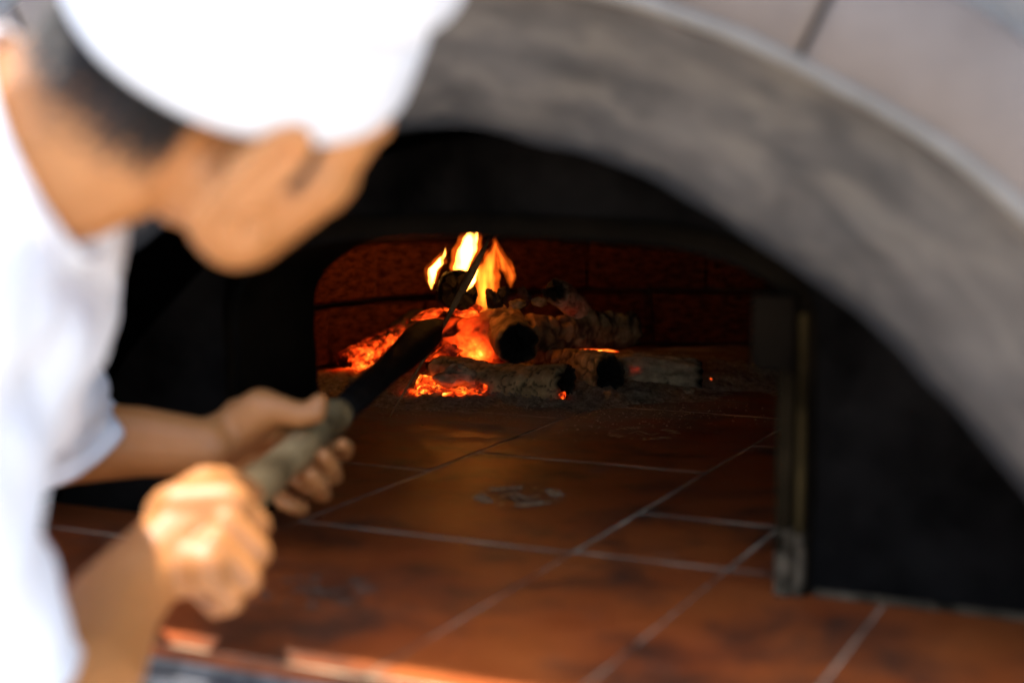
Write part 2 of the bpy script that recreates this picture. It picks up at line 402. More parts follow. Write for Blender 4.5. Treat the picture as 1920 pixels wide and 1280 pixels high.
# hearth tiles
hearth = part('hearth_bed', mesh('hearth_bed', [H(-5, 2.49, -.0004), H(.95, 2.49, -.0004), H(.95, 8.3, -.0004), H(-5, 8.3, -.0004)], [(0, 1, 2, 3)]), M['grout'])
cols = [(-3.97, -3.14, [2.49, 3.53, 4.66, 5.78, 6.9, 8.05]), (-3.14, -2.31, [2.49, 3.19, 4.31, 5.43, 6.55, 7.7]),
        (-2.31, -1.48, [2.49, 3.535, 4.655, 5.78, 6.9, 8.05]), (-1.48, -1.07, [2.49, 3.55, 4.03, 5.18, 6.3, 7.42, 8.05]),
        (-1.07, -.66, [2.49, 3.55, 4.03, 5.18, 6.3, 7.42]), (-.66, .17, [2.49, 3.43, 4.6, 5.7, 6.8, 7.9]), (.17, .95, [2.49, 3.43])]
gw = .0115
stamped = {}
for ci, (x0, x1, ys) in enumerate(cols):
    for y0, y1 in zip(ys, ys[1:]):
        g = .0048 * rnd.uniform(.7, 1.1); g2 = .016 * rnd.uniform(.6, 1.2)
        if y0 < 3.5: g *= .16; g2 *= .6
        a, b = H(x0 + g, y0 + g2, -.035), H(x1 - g, y1 - g2, 0)
        c = (a + b) / 2; me = box_mesh('tile', a - c, b - c, .0012)
        o = part('tile', me, M['tile'], hearth); o.location = c + Vector((0, 0, rnd.uniform(.0003, .0007)))
        o.rotation_euler = (rnd.uniform(-.0003, .0003), rnd.uniform(-.0003, .0003), 0)
def stamp(cx_, cy_, seed, faded=0.0, top=.0011, mat='stamp'):
    r_ = random.Random(seed); v, f = [], []
    def quad(pts):
        i = len(v); v.extend(H(cx_ + p[0], cy_ + p[1]) + Vector((0, 0, top)) for p in pts); f.append((i, i + 1, i + 2, i + 3))
    def dash(a, r0, r1, da):
        if r_.random() < faded: return
        j = [r_.uniform(-.25, .25) for _ in range(4)]
        quad([(math.cos(a + s_ * da * (1 + j[k])) * rr_, math.sin(a + s_ * da * (1 + j[k])) * rr_) for k, (s_, rr_) in enumerate(((-1, r0), (1, r0), (1, r1), (-1, r1)))])
    for k in range(48):                              # ring lettering, worn past reading
        a = 2 * math.pi * k / 48
        dg = math.degrees(a) % 90
        if 22 < dg < 68 or r_.random() < .0:
            dash(a, .094 + r_.uniform(-.004, .004), .138 + r_.uniform(-.006, .006), .042)
            if r_.random() < .7: dash(a + .06, .112, .128, .05)
        elif 33 < (dg + 45) % 90 < 57 and k % 2 == 0: dash(a, .112, .132, .035)
    for p0, p1, wd in (((-.045, -.03), (-.03, .035), .011), ((-.03, .035), (.04, -.025), .013), ((.04, -.025), (.055, .03), .010), ((-.02, -.012), (.02, -.05), .008)):
        d = Vector((p1[0] - p0[0], p1[1] - p0[1])).normalized(); q = Vector((-d.y, d.x)) * wd / 2
        quad([(p0[0] - q.x, p0[1] - q.y), (p1[0] - q.x, p1[1] - q.y), (p1[0] + q.x, p1[1] + q.y), (p0[0] + q.x, p0[1] + q.y)])
    part('stamped_mark', mesh('stamped_mark', v, f, False), M[mat], hearth)
stamp(-1.885, 4.085, 1); stamp(-1.915, 5.25, 2, .25); stamp(-1.89, 2.96, 3, .5, mat='stamp_dim')

# ------------------------------------------------------------------ fire: logs, embers, ash, flames
HOT = [((892, 682, 2.47), .030, .75), ((880, 645, 2.49), .06, .42), ((850, 600, 2.5), .045, .22), ((800, 725, 2.36), .030, .85), ((870, 745, 2.34), .026, .7),
       ((690, 682, 2.60), .055, .72), ((750, 635, 2.64), .034, .55), ((1110, 658, 2.5), .030, .65), ((1060, 580, 2.52), .026, .5), ((790, 575, 2.55), .03, .5),
       ((1195, 688, 2.40), .014, .5), ((1050, 748, 2.30), .010, .6), ((970, 572, 2.45), .02, .45)]
HOT = [(P(*p), s_, k) for p, s_, k in HOT]
def heat_at(q):
    h_ = 0.0
    for c, s_, k in HOT:
        d2 = (q - c).length_squared / (s_ * s_)
        if d2 < 9: h_ += k * math.exp(-d2)
    return h_
def frame(d):
    d = d.normalized(); u = Vector((0, 0, 1)) if abs(d.z) < .9 else Vector((1, 0, 0))
    x = d.cross(u).normalized(); return x, x.cross(d).normalized(), d
def log(name, label, p0, p1, r, mat, seed, cell=(26, 26), depth=.0035, heat_k=1.0, taper=1.0, cup=.010, char=0.0, bend=.004, warm=0.0, cw=.11, cglow=.5, hb=.85):
    p0, p1 = P(*p0), P(*p1); ax = p1 - p0; L = ax.length; X, Y, Z = frame(ax)
    nr, ns = max(24, int(L / .0032)), 64
    v, f, ht, ck, ch = [], [], [], [], []
    off = Vector((seed * 3.7, seed * 1.3, 0))
    def put(q, hk, c_, k_): v.append(q); ht.append(hk); ck.append(c_); ch.append(k_)
    for i in range(nr + 1):
        t = i / nr; ctr = p0 + ax * t + X * bend * math.sin(t * 3.1 + seed) + Y * bend * math.sin(t * 4.7 + seed * 2)
        for j in range(ns):
            a = 2 * math.pi * j / ns; dirn = X * math.cos(a) + Y * math.sin(a)
            cyl = Vector((math.cos(a) * r * cell[0], math.sin(a) * r * cell[0], t * L * cell[1]))
            dd = noise.voronoi(cyl + off + noise.noise_vector(cyl * 1.7 + off) * .35)[0]
            crack = (1 - sm(.02, cw, dd[1] - dd[0])) * sm(-.55, -.05, noise.noise(cyl * .6 + off * 2))
            rad = r * (1 + (taper - 1) * t) * (1 + .10 * noise.noise(cyl * .35 + off) + .05 * noise.noise(cyl * 1.3 + off)) - depth * crack
            rad *= 1 + .16 * noise.noise(dirn * 1.1 + off * 5) + .07 * noise.noise(dirn * 2.7 + Vector((0, 0, t * 2)) + off)
            rad += .0022 * noise.fractal(Vector((cyl.x * 2.5, cyl.y * 2.5, cyl.z * .9)) + off, 1.0, 2.0, 4)
            e = min(t, 1 - t) * L
            rad -= .007 * (1 - sm(0, .011, e)) * (.6 + .6 * noise.noise(dirn * 3.5 + off))
            q = ctr + dirn * rad + Z * .007 * noise.noise(dirn * 2.6 + off * 3) * (1 - sm(0, .03, e))
            hh = heat_at(q) * heat_k
            put(q, max(0, hh * (hb + cglow * crack) + warm * crack * noise.noise(cyl * .5)), crack, max(char, (1 - sm(.0, .012, e)) * .9))
    for end in (0, 1):
        base = 0 if end == 0 else nr * ns; ctr = p0 if end == 0 else p1; inw = Z if end == 0 else -Z
        prev = list(range(base, base + ns))
        for kk, fr in enumerate((.86, .6, .3)):
            cur = []
            for j in range(ns):
                q = ctr + (v[base + j] - ctr) * fr + inw * cup * (1 - fr * fr) + noise.noise_vector(v[base + j] * 60 + Vector((kk, 0, 0))) * .003
                cur.append(len(v)); put(q, heat_at(q) * heat_k * .25, 0, 1.0)
            for j in range(ns):
                a, b = prev[j], prev[(j + 1) % ns]; c, d = cur[(j + 1) % ns], cur[j]
                f.append((a, d, c, b) if end else (a, b, c, d))
            prev = cur
        f.append(tuple(prev) if end else tuple(reversed(prev)))
    for i in range(nr):
        for j in range(ns):
            a, b = i * ns + j, i * ns + (j + 1) % ns; f.append((a, b, b + ns, a + ns))
    org = sum(v, Vector()) / len(v); org.z = min(q.z for q in v)
    me = mesh(name, [q - org for q in v], f); attr(me, 'heat', ht); attr(me, 'crack', ck); attr(me, 'char', ch)
    return tag(new_obj(name, me, M[mat], loc=org), label, 'log', 'logs burning in the oven')

log('burning_log', 'tan ash-coated log lying lowest in front with a black hollow end', (815, 703, 2.41), (1064, 717, 2.30), .0305, 'ashlog', 1, (30, 46), .0045, .45, cw=.09)
log('burning_log', 'ash-coated log with black round end beside the lowest front log', (1010, 676, 2.60), (1142, 706, 2.335), .0295, 'ashlog', 2, (30, 30), .004, .4, cw=.16)
log('burning_log', 'pale split log with long cracks lying flat toward the dark side', (1150, 697, 2.43), (1316, 703, 2.41), .0285, 'greylog', 3, (34, 15), .009, .9, cup=.004, cw=.20, hb=.25, cglow=1.6)
log('burning_log', 'short stubby log pointing out of the fire with a black oval end', (938, 606, 2.52), (976, 646, 2.375), .036, 'ashlog', 4, (24, 30), .004, .35, cup=.016)
log('burning_log', 'dark log with deep cross cracks resting across the lower logs', (985, 620, 2.53), (1190, 621, 2.60), .0300, 'ashlog', 5, (16, 55), .0045, .35, char=.3, cw=.22)
log('burning_log', 'small tilted grey log stump on top of the dark cracked log', (1040, 540, 2.47), (1098, 602, 2.62), .0225, 'greylog', 6, (40, 40), .003, .5, cup=-.006)
log('burning_log', 'glowing red log slanting up from the ash behind the poker', (648, 688, 2.60), (792, 598, 2.72), .0250, 'char', 7, (48, 40), .006, 1.0, warm=.5, cw=.2, cglow=-.3)
log('burning_log', 'bright orange log at the heart of the fire, cracked into blocks', (806, 640, 2.56), (946, 636, 2.50), .0440, 'hot', 8, (22, 16), .007, 1.0, cup=.004, warm=.0, cw=.10, cglow=-.5)
log('burning_log', 'black charcoal log end among the flames on top of the pile', (857, 541, 2.42), (858, 548, 2.56), .0310, 'char', 9, (30, 30), .004, .25, cup=.006, char=.8)

def chunk(name, label, cat, p, size, rot, mat, seed, heat_k=1.0, hmin=0.0, group=None, rough=.28):
    bm = bmesh.new(); bmesh.ops.create_icosphere(bm, subdivisions=4 if max(size) > .008 else 2, radius=1)
    off = Vector((seed * 2.1, seed, 0)); c0 = P(*p); rm = Matrix.Rotation(rot[2], 3, 'Z') @ Matrix.Rotation(rot[1], 3, 'Y') @ Matrix.Rotation(rot[0], 3, 'X')
    ht, ck = [], []; rp = random.Random(seed * 11)
    planes = [(Vector((rp.gauss(0, 1), rp.gauss(0, 1), rp.gauss(0, 1))).normalized(), rp.uniform(.55, .85)) for _ in range(14)]
    for v_ in bm.verts:
        q = v_.co.copy()
        for pn, po in planes:
            dd_ = q.dot(pn) - po
            if dd_ > 0: q -= pn * dd_
        q += noise.noise_vector(q * 1.1 + off) * rough * .7 + noise.noise_vector(q * 3.1 + off) * rough * .4 + noise.noise_vector(q * 8 + off) * rough * .16
        v_.co = rm @ Vector((q.x * size[0], q.y * size[1], q.z * size[2]))
        ht.append(max(hmin * (1 + .7 * noise.noise(q * 1.5 + off)), heat_at(v_.co + c0) * heat_k)); ck.append(max(0, noise.noise(q * 2.7 + off)))
    zmin = min(v_.co.z for v_ in bm.verts)
    for v_ in bm.verts: v_.co.z -= zmin
    me = bpy.data.meshes.new(name); bm.to_mesh(me); bm.free()
    me.polygons.foreach_set('use_smooth', [True] * len(me.polygons))
    attr(me, 'heat', ht); attr(me, 'crack', ck); attr(me, 'char', [0.0] * len(ht))
    o = new_obj(name, me, M[mat], loc=c0 + Vector((0, 0, zmin)))
    return tag(o, label, cat, group)
chunk('ember_slab', 'flat glowing ember slab on the side of the pile by the poker', 'ember', (800, 592, 2.52), (.035, .03, .009), (.1, -.25, .3), 'ember', 11, .8, .42)
chunk('ember_slab', 'cracked glowing ember slab right under the black charcoal end', 'ember', (872, 584, 2.46), (.036, .03, .012), (.15, .05, 0), 'ember', 12, .8, .45)
chunk('ember_slab', 'dull orange wedge of wood leaning against the bright orange log', 'ember', (832, 668, 2.43), (.034, .012, .022), (.3, -.35, .2), 'ember', 13, .40, .30)
chunk('ash_knot', 'grey knotted lump of ash at the tip of the lowest log', 'ash lump', (856, 704, 2.345), (.034, .022, .020), (0, 0, .2), 'greylog', 14, .12, 0, rough=.4)
for k, (p, s_, rz, lb) in enumerate([((925, 562, 2.44), (.014, .012, .019), .3, 'jagged black charcoal shard standing beside the orange flame'),
        ((950, 556, 2.45), (.018, .014, .017), .9, 'crumbly black charcoal lump on top of the stubby log'),
        ((985, 556, 2.46), (.017, .010, .020), -.5, 'leaning black charcoal flake next to the small grey stump'),
        ((826, 562, 2.50), (.006, .012, .024), .2, 'thin charred splinter leaning on the black charcoal end'),
        ((968, 570, 2.42), (.014, .010, .008), .1, 'brown burnt bark scrap on the upper rim of the stubby log'),
        ((1010, 566, 2.46), (.014, .010, .009), .4, 'pale ash crumb wedged under the small grey stump')]):
    chunk('charcoal_lump', lb, 'charcoal', p, s_, (.2 * k, .3 * (k % 3 - 1), rz), 'char' if k < 4 else 'ashlog', 20 + k, .5, 0, 'charcoal pieces on the fire', .45)
for k, (p, s_, h_, lb) in enumerate([((800, 718, 2.35), (.022, .014, .016), .62, 'bright red ember heaped beside the grey ash knot'),
        ((797, 736, 2.33), (.024, .012, .010), .60, 'cracked red ember on the ash in front of the red heap'),
        ((862, 741, 2.315), (.036, .010, .007), .52, 'long glowing ember strip under the lowest front log'),
        ((905, 727, 2.33), (.012, .008, .010), .42, 'small ember glowing against the bark of the lowest log'),
        ((860, 764, 2.275), (.0075, .0065, .0065), .66, 'one of two round orange coals lying together on the ash'),
        ((879, 762, 2.275), (.0072, .006, .0065), .66, 'one of two round orange coals lying together on the ash'),
        ((815, 752, 2.30), (.009, .007, .006), .58, 'half black half red coal lying near the grey ash knot'),
        ((778, 767, 2.29), (.004, .004, .003), .75, 'tiny orange spark on the ash left of the coals'),
        ((792, 787, 2.26), (.003, .003, .0025), .7, 'tiny red spark farthest out on the ashy tiles'),
        ((742, 752, 2.33), (.004, .004, .003), .65, 'tiny red spark in the ash under the poker'),
        ((1055, 742, 2.275), (.006, .005, .009), .42, 'thin red ember under the black hollow log end'),
        ((1110, 657, 2.46), (.040, .010, .004), .5, 'red ember line between the dark cracked log and lower logs'),
        ((1332, 712, 2.46), (.003, .003, .003), .60, 'lone red spark beyond the end of the pale split log')]):
    chunk('ember', lb, 'ember', p, s_, (0, 0, .3 * k), 'ember', 40 + k, .25, h_, 'embers in the ash', .3)
for k, (p, s_, lb) in enumerate([((1232, 746, 2.33), (.019, .009, .0045), 'flat pale chip of bark lying before the pale split log'),
        ((1293, 733, 2.34), (.014, .008, .006), 'pale crumbled chip touching the end of the split log'),
        ((838, 760, 2.29), (.010, .007, .006), 'grey pebble of ash beside the half black coal'),
        ((935, 764, 2.265), (.010, .006, .004), 'pale ash crumb on the hearth before the lowest log'),
        ((975, 803, 2.17), (.006, .004, .0018), 'small white ash flake alone on a tile')]):
    chunk('ash_chip', lb, 'ash chip', p, s_, (0, .1, .5 * k), 'greylog', 60 + k, 0, 0, 'ash chips on the hearth', .3)

# bed of ash
nx, ny = 260, 240
gx0, gx1, gy0, gy1 = -4.1, -1.35, 4.95, 7.6
v, f, ht = [], [], []; bump_c = P(820, 745, 2.33)
for j in range(ny + 1):
    for i in range(nx + 1):
        x, y = gx0 + (gx1 - gx0) * i / nx, gy0 + (gy1 - gy0) * j / ny
        q = H(x, y)
        fx, fy = (x + 2.85) / 1.12, (y - 6.45 - .28 * (x + 2.85)) / 1.0
        d = math.sqrt(fx * fx + fy * fy) + .20 * noise.noise(q * 9) + .10 * noise.noise(q * 25)
        hgt = .016 * (1 - sm(.50, 1.02, d)) - .0022 * sm(.7, 1.05, d) + .0012
        rag = noise.fractal(q * 38, 1.0, 2.0, 4)
        hgt += (.0065 * rag + .007 * abs(noise.noise(q * 60))) * (1 - sm(.75, 1.12, d)) - .003 * sm(1.0, 1.12, d)
        hgt += .003 * math.exp(-((bump_c - q).length / .06) ** 2)
        q.z += hgt; v.append(q); ht.append(heat_at(q) * 1.1)
for j in range(ny):
    for i in range(nx):
        a = j * (nx + 1) + i; f.append((a, a + 1, a + nx + 2, a + nx + 1))
me = mesh('ash_bed', v, f); attr(me, 'heat', ht)
tag(new_obj('ash_bed', me, M['ash']), 'heap of grey wood ash spread under the burning logs', 'ash', kind='stuff')
v, f = [], []
for k in range(2600):
    x, y = rnd.gauss(-2.75, .52), rnd.gauss(5.72, .27)
    if y < 4.9 or y > 6.6: continue
    dd_ = math.hypot((x + 2.85) / 1.12, (y - 6.45 - .28 * (x + 2.85)) / 1.0)
    q = H(x, y) + Vector((0, 0, max(0.0, .016 * (1 - sm(.50, 1.02, dd_))) + .0025)); s_ = rnd.uniform(.0012, .0050) * (1.0 if dd_ < 1.0 else .45)
    i = len(v); a = rnd.uniform(0, 6.28); tl = rnd.uniform(-.5, .5)
    for t in (0, 2.1, 4.2):
        v.append(q + Vector((math.cos(a + t) * s_, math.sin(a + t) * s_ * .8, math.sin(t + a) * s_ * tl)))
    v.append(q + Vector((0, 0, s_ * rnd.uniform(.3, .9)))); f += [(i, i + 1, i + 3), (i + 1, i + 2, i + 3), (i + 2, i, i + 3)]
me = mesh('ash_flakes', v, f, False); attr(me, 'heat', [0.0] * len(v))
tag(new_obj('ash_flakes', me, M['ash']), 'loose crumbs and flakes of ash strewn before the logs', 'ash', kind='stuff')

def flame(label, path, k, c_low, c_high, thick=.55, seg=20, sheath=True, parent=None, org0=None):
    # path: (px, py, half width px, d)
    org = org0 or P(path[0][0], path[0][1], path[0][3]); v, f = [], []
    n0 = 40; rows = []
    for i in range(n0 + 1):
        t = i / n0 * (len(path) - 1); a = min(int(t), len(path) - 2); u = t - a
        p = [path[max(0, min(len(path) - 1, a + o_))] for o_ in (-1, 0, 1, 2)]
        cr = [.5 * ((2 * p[1][c]) + (p[2][c] - p[0][c]) * u + (2 * p[0][c] - 5 * p[1][c] + 4 * p[2][c] - p[3][c]) * u * u + (3 * p[1][c] - p[0][c] - 3 * p[2][c] + p[3][c]) * u ** 3) for c in range(4)]
        wv = noise.noise(Vector((path[0][0] * .1, i * .16, 0))); hw = max(.3, cr[2] * (1 + .22 * noise.noise(Vector((i * .23, path[0][0], 2))))) * cr[3] / F; c = P(cr[0] + 2.2 * wv * min(1, i / 8), cr[1], cr[3])
        for j in range(seg):
            an = 2 * math.pi * j / seg
            v.append(c - org + D(1, 0, 0) * hw * math.cos(an) + D(0, 0, 1) * hw * thick * math.sin(an))
    for i in range(n0):
        for j in range(seg):
            a, b = i * seg + j, i * seg + (j + 1) % seg; f.append((a, b, b + seg, a + seg))
    f.append(tuple(reversed(range(seg)))); f.append(tuple(range(n0 * seg, n0 * seg + seg)))
    zs = [q.z for q in v]
    me = mesh('flame', v, f)
    if parent is not None:
        return new_obj('flame_sheath', me, flame_material('flame_sheath', c_low, c_high, k, min(zs), max(zs)), parent)
    fl = tag(new_obj('flame', me, flame_material('flame_' + str(len(bpy.data.materials)), c_low, c_high, k, min(zs), max(zs)), loc=org), label, 'flame', 'flames above the logs')
    if sheath:
        flame(None, [(p[0], p[1] - 6 * q_ / len(path), p[2] * 1.35 + 4.5 * math.sin(math.pi * q_ / (len(path) - 1)), p[3] + .004) for q_, p in enumerate(path)], 22, (1, .13, .008), (1, .10, .005), thick, seg, False, fl, org)
    return fl
YL, OR_, RD = (1, .46, .075), (1, .30, .035), (1, .16, .012)
flame('tall bright yellow flame rising behind the black charcoal end', [(868, 522, 6, 2.56), (864, 505, 13, 2.56), (873, 478, 17, 2.56), (882, 450, 14, 2.56), (888, 425, 11, 2.56), (892, 395, 8, 2.56), (896, 360, .5, 2.56)], 1500, (1, .24, .018), YL)
flame('small forked yellow flame on the side of the charcoal end away from the rod', [(809, 542, 1, 2.5), (809, 526, 6, 2.5), (812, 506, 9, 2.5), (823, 494, 8, 2.5), (831, 480, 3.5, 2.5), (836, 465, .5, 2.5)], 1800, (1, .34, .04), (1, .38, .05))
flame('narrow yellow flame licking down past the charcoal end', [(875, 546, 1, 2.40), (883, 530, 7, 2.40), (890, 510, 6, 2.40), (894, 490, 2, 2.40)], 1800, (1, .32, .04), (1, .42, .06))
flame('broad translucent orange flame behind the charcoal shards', [(905, 585, 6, 2.50), (908, 555, 15, 2.52), (912, 530, 17, 2.52), (910, 505, 16, 2.52), (922, 480, 8, 2.52), (930, 455, 1, 2.52)], 75, (1, .24, .018), RD)
flame('thin orange flame wisp above the stubby log', [(958, 540, 1, 2.53), (956, 520, 6, 2.53), (948, 500, 8, 2.53), (938, 478, 4, 2.53), (928, 455, 2, 2.53), (931, 440, .5, 2.53)], 90, RD, RD)

# ------------------------------------------------------------------ the poker
def sweep(name, pts, seg=24, close=True, nz=0.0, nscale=30):
    v, f = [], []; n0 = len(pts)
    X, Y, Z = frame(pts[-1][0] - pts[0][0])
    for i, (c, r) in enumerate(pts):
        for j in range(seg):
            a = 2 * math.pi * j / seg; q = c + (X * math.cos(a) + Y * math.sin(a)) * r
            if nz: q = q + (q - c).normalized() * nz * noise.noise((q - Z * (q - c).dot(Z)) * nscale)
            v.append(q)
    for i in range(n0 - 1):
        for j in range(seg):
            a, b = i * seg + j, i * seg + (j + 1) % seg; f.append((a, b, b + seg, a + seg))
    f.append(tuple(reversed(range(seg)))); f.append(tuple(range((n0 - 1) * seg, n0 * seg)))
    return mesh(name, v, f)
def onpole(px):                # a straight pole: inverse distance is linear along its image
    t = (px - 400) / (828 - 400); inv = 1 / 1.13 + (1 / 2.18 - 1 / 1.13) * t
    return P(px, 985 + (602 - 985) * t, 1 / inv)
poker = new_obj('fire_poker', None, loc=onpole(385))
tag(poker, 'long fire poker with a weathered wooden grip and a crossing iron rod', 'poker')
def pp(name, me, mat, parent=poker):
    me.transform(Matrix.Translation(-poker.location)); return new_obj(name, me, mat, parent)
A, B = onpole(372), onpole(628)
pp('grip', sweep('grip', [(A.lerp(B, i / 40), .0158 + .0012 * math.sin(i * .5) - (.004 if i in (0,) else 0)) for i in range(41)], 28, nz=.0022, nscale=40), M['handle'])
pp('grip_ferrule', sweep('grip_ferrule', [(onpole(622), .0163), (onpole(626), .0172), (onpole(632), .0172), (onpole(635), .0145)]), M['handle'])
C_ = onpole(630); E_ = onpole(828)
pp('shaft', sweep('shaft', [(C_.lerp(E_, t), r) for t, r in ((0, .0140), (.2, .0150), (.4, .017), (.55, .020), (.7, .0225), (.82, .020), (.92, .011), (1, .002))], 24, nz=.003), M['shaft'])
pp('cross_rod', sweep('cross_rod', [(P(726, 788, 2.16).lerp(P(921, 440, 2.27), t) + D(1, 0, 0) * .004 * math.sin(t * 3.14), r) for t, r in ((0, .0012), (.2, .002), (.4, .0028), (.55, .0035), (.7, .0055), (.78, .0062), (.88, .0045), (1, .0012))], 12, nz=.001), M['wire'])

# ------------------------------------------------------------------ the chef
_t = bmesh.new(); bmesh.ops.create_icosphere(_t, subdivisions=2, radius=1)
_sv = np.array([v_.co[:] for v_ in _t.verts]); _sf = np.array([[v_.index for v_ in f_.verts] for f_ in _t.faces]); _t.free()
class Blob:
    def __init__(s): s.v, s.f, s.n = [], [], 0
    def ball(s, c, r, rot=None):
        r = np.array(r if hasattr(r, '__len__') else (r, r, r)); q = _sv * r
        if rot is not None: q = q @ np.array(rot).T
        s.v.append(q + np.array(c)); s.f.append(_sf + s.n); s.n += len(_sv)
    def chain(s, pts, k=.3):
        for (a, ra), (b, rb) in zip(pts, pts[1:]):
            a, b = Vector(a), Vector(b); st_ = max(2, int((b - a).length / (k * min(ra, rb))) + 1)
            for i in range(st_ + 1):
                t = i / st_; s.ball(a.lerp(b, t), ra + (rb - ra) * t)
    def build(s, name, voxel, smooth=4, fac=.5):
        me = bpy.data.meshes.new(name); me.from_pydata(np.concatenate(s.v).tolist(), [], np.concatenate(s.f).tolist())
        o = bpy.data.objects.new(name, me); col.objects.link(o)
        r = o.modifiers.new('r', 'REMESH'); r.mode = 'VOXEL'; r.voxel_size = voxel
        if smooth: q = o.modifiers.new('s', 'SMOOTH'); q.factor = fac; q.iterations = smooth
        dg = bpy.context.evaluated_depsgraph_get(); dg.update()
        out = bpy.data.meshes.new_from_object(o.evaluated_get(dg)); out.name = name
        bpy.data.objects.remove(o); bpy.data.meshes.remove(me)
        out.polygons.foreach_set('use_smooth', [True] * len(out.polygons)); return out

# head frame: forward, up and right in camera axes
hf = D(.72, .20, .66).normalized(); hu = D(.62, -.74, -.45); hu = (hu - hf * hu.dot(hf)).normalized(); hr = hf.cross(hu).normalized()
HC = P(412, 112, .86)
HM = Matrix((hr, hf, hu)).transposed()
HS = 1.01
def hd(x, y, z): return HC + HM @ Vector((x * HS, y * HS, z * HS))
NB = P(35, 290, .865)          # neck base
SR, SL = P(-150, 560, .80), P(30, 470, 1.14)
mid = (SR + SL) / 2
face_dir = D(1, 0, .2); face_dir.z = 0; face_dir.normalize()
HIP = mid + Vector((0, 0, -.43)) - face_dir * .27
side = (SR - SL); side.z = 0; side.normalize()
hipR, hipL = HIP + side * .095, HIP - side * .095
b = Blob()
rot = [list(r_) for r_ in HM]
b.ball(hd(0, -.008, .042), (.076, .087, .086), rot); b.ball(hd(0, .030, -.025), (.064, .066, .086), rot)
b.ball(hd(0, .052, .03), (.062, .045, .045), rot)
for s_ in (-1, 1):
    b.chain([(hd(s_ * .050, .005, -.040), .020), (hd(s_ * .046, .030, -.076), .019), (hd(s_ * .014, .060, -.100), .018)])
    b.ball(hd(s_ * .043, .060, -.022), .031); b.ball(hd(s_ * .042, .060, .004), .027); b.chain([(hd(s_ * .040, .057, -.035), .031), (hd(s_ * .034, .053, -.078), .027)])
    b.chain([(hd(s_ * .008, .094, .022), .010), (hd(s_ * .048, .078, .020), .010)])
    b.ball(hd(s_ * .036, .024, -.045), (.034, .045, .045), rot)
    b.ball(hd(s_ * .034, .048, -.082), .026); b.ball(hd(s_ * .044, .040, -.068), .028)
    ec = (s_ * .083, .004, -.016)
    pts = []
    for i in range(13):
        a = math.radians(-60 + i * 24); pts.append((hd(ec[0] + s_ * (.008 + .013 * max(0, math.cos(a + .6))), ec[1] - .006 - .019 * math.cos(a + .6), ec[2] + .004 + .034 * math.sin(a)), .0058))
    b.chain(pts, .4); b.ball(hd(ec[0] + s_ * .001, ec[1], ec[2]), (.011, .018, .029), rot); b.ball(hd(ec[0] + s_ * .004, ec[1] + .004, ec[2] - .033), (.006, .009, .010), rot)
    b.ball(hd(s_ * .012, .108, -.036), .009)
b.chain([(hd(0, .095, .012), .009), (hd(0, .112, -.030), .0125)]); b.ball(hd(0, .094, -.064), (.025, .012, .007), rot); b.ball(hd(0, .092, -.076), (.022, .012, .008), rot)
b.ball(hd(0, .062, -.100), (.026, .020, .020), rot)
b.chain([(hd(0, -.028, -.01), .062), (hd(0, -.036, -.055), .060), (NB.lerp(hd(0, -.03, -.05), .4), .061), (NB, .063), (mid, .05)])
# torso, legs
b.chain([(SL + side * .04, .036), (SR - side * .04, .036)])
for s_ in (-1, 1):
    b.chain([(mid + side * s_ * .07 - Vector((0, 0, .03)), .055), (HIP + side * s_ * .06, .06)])
    hp = hipR if s_ > 0 else hipL
    kn = Vector((hp.x, hp.y, .48)) + face_dir * .05; an = Vector((hp.x, hp.y, .08)) - face_dir * .01
    b.chain([(hp, .075), (kn, .052), (an, .036)]); b.chain([(an - Vector((0, 0, .03)), .03), (Vector((an.x, an.y, .032)) + face_dir * .15, .026)])
# left arm and hand
LE, LW = P(20, 846, 1.37), P(388, 838, 1.375)
b.chain([(SL, .036), (LE, .040), (P(150, 830, 1.37), .0375), (P(260, 828, 1.375), .033), (LW, .0265)])
b.chain([(LW, .026), (P(430, 815, 1.40), .025), (P(470, 815, 1.42), .024)])
b.chain([(P(455, 790, 1.40), .024), (P(505, 800, 1.415), .023), (P(540, 830, 1.425), .018)]); b.chain([(P(440, 850, 1.41), .022), (P(490, 885, 1.43), .018)])
b.chain([(P(450, 800, 1.395), .024), (P(490, 768, 1.385), .021), (P(515, 765, 1.38), .0145), (P(560, 778, 1.375), .0125), (P(590, 772, 1.375), .0115), (P(599, 752, 1.375), .0085)])
for ch_ in ([(545, 815, 1.43, .011), (600, 835, 1.445, .0095), (646, 850, 1.43, .0085), (650, 838, 1.405, .0078), (641, 832, 1.39, .0072)],
            [(525, 838, 1.43, .0115), (590, 878, 1.44, .0095), (628, 893, 1.415, .009), (622, 873, 1.385, .0085), (606, 854, 1.372, .0080)],
            [(505, 860, 1.43, .011), (570, 912, 1.43, .0095), (606, 926, 1.40, .009), (598, 906, 1.372, .0085), (582, 889, 1.362, .0078)],
            [(480, 880, 1.425, .010), (530, 935, 1.415, .0085), (566, 952, 1.385, .008), (552, 950, 1.365, .0075), (528, 942, 1.358, .007)]):
    b.chain([(P(*q[:3]), q[3]) for q in ch_], .3)
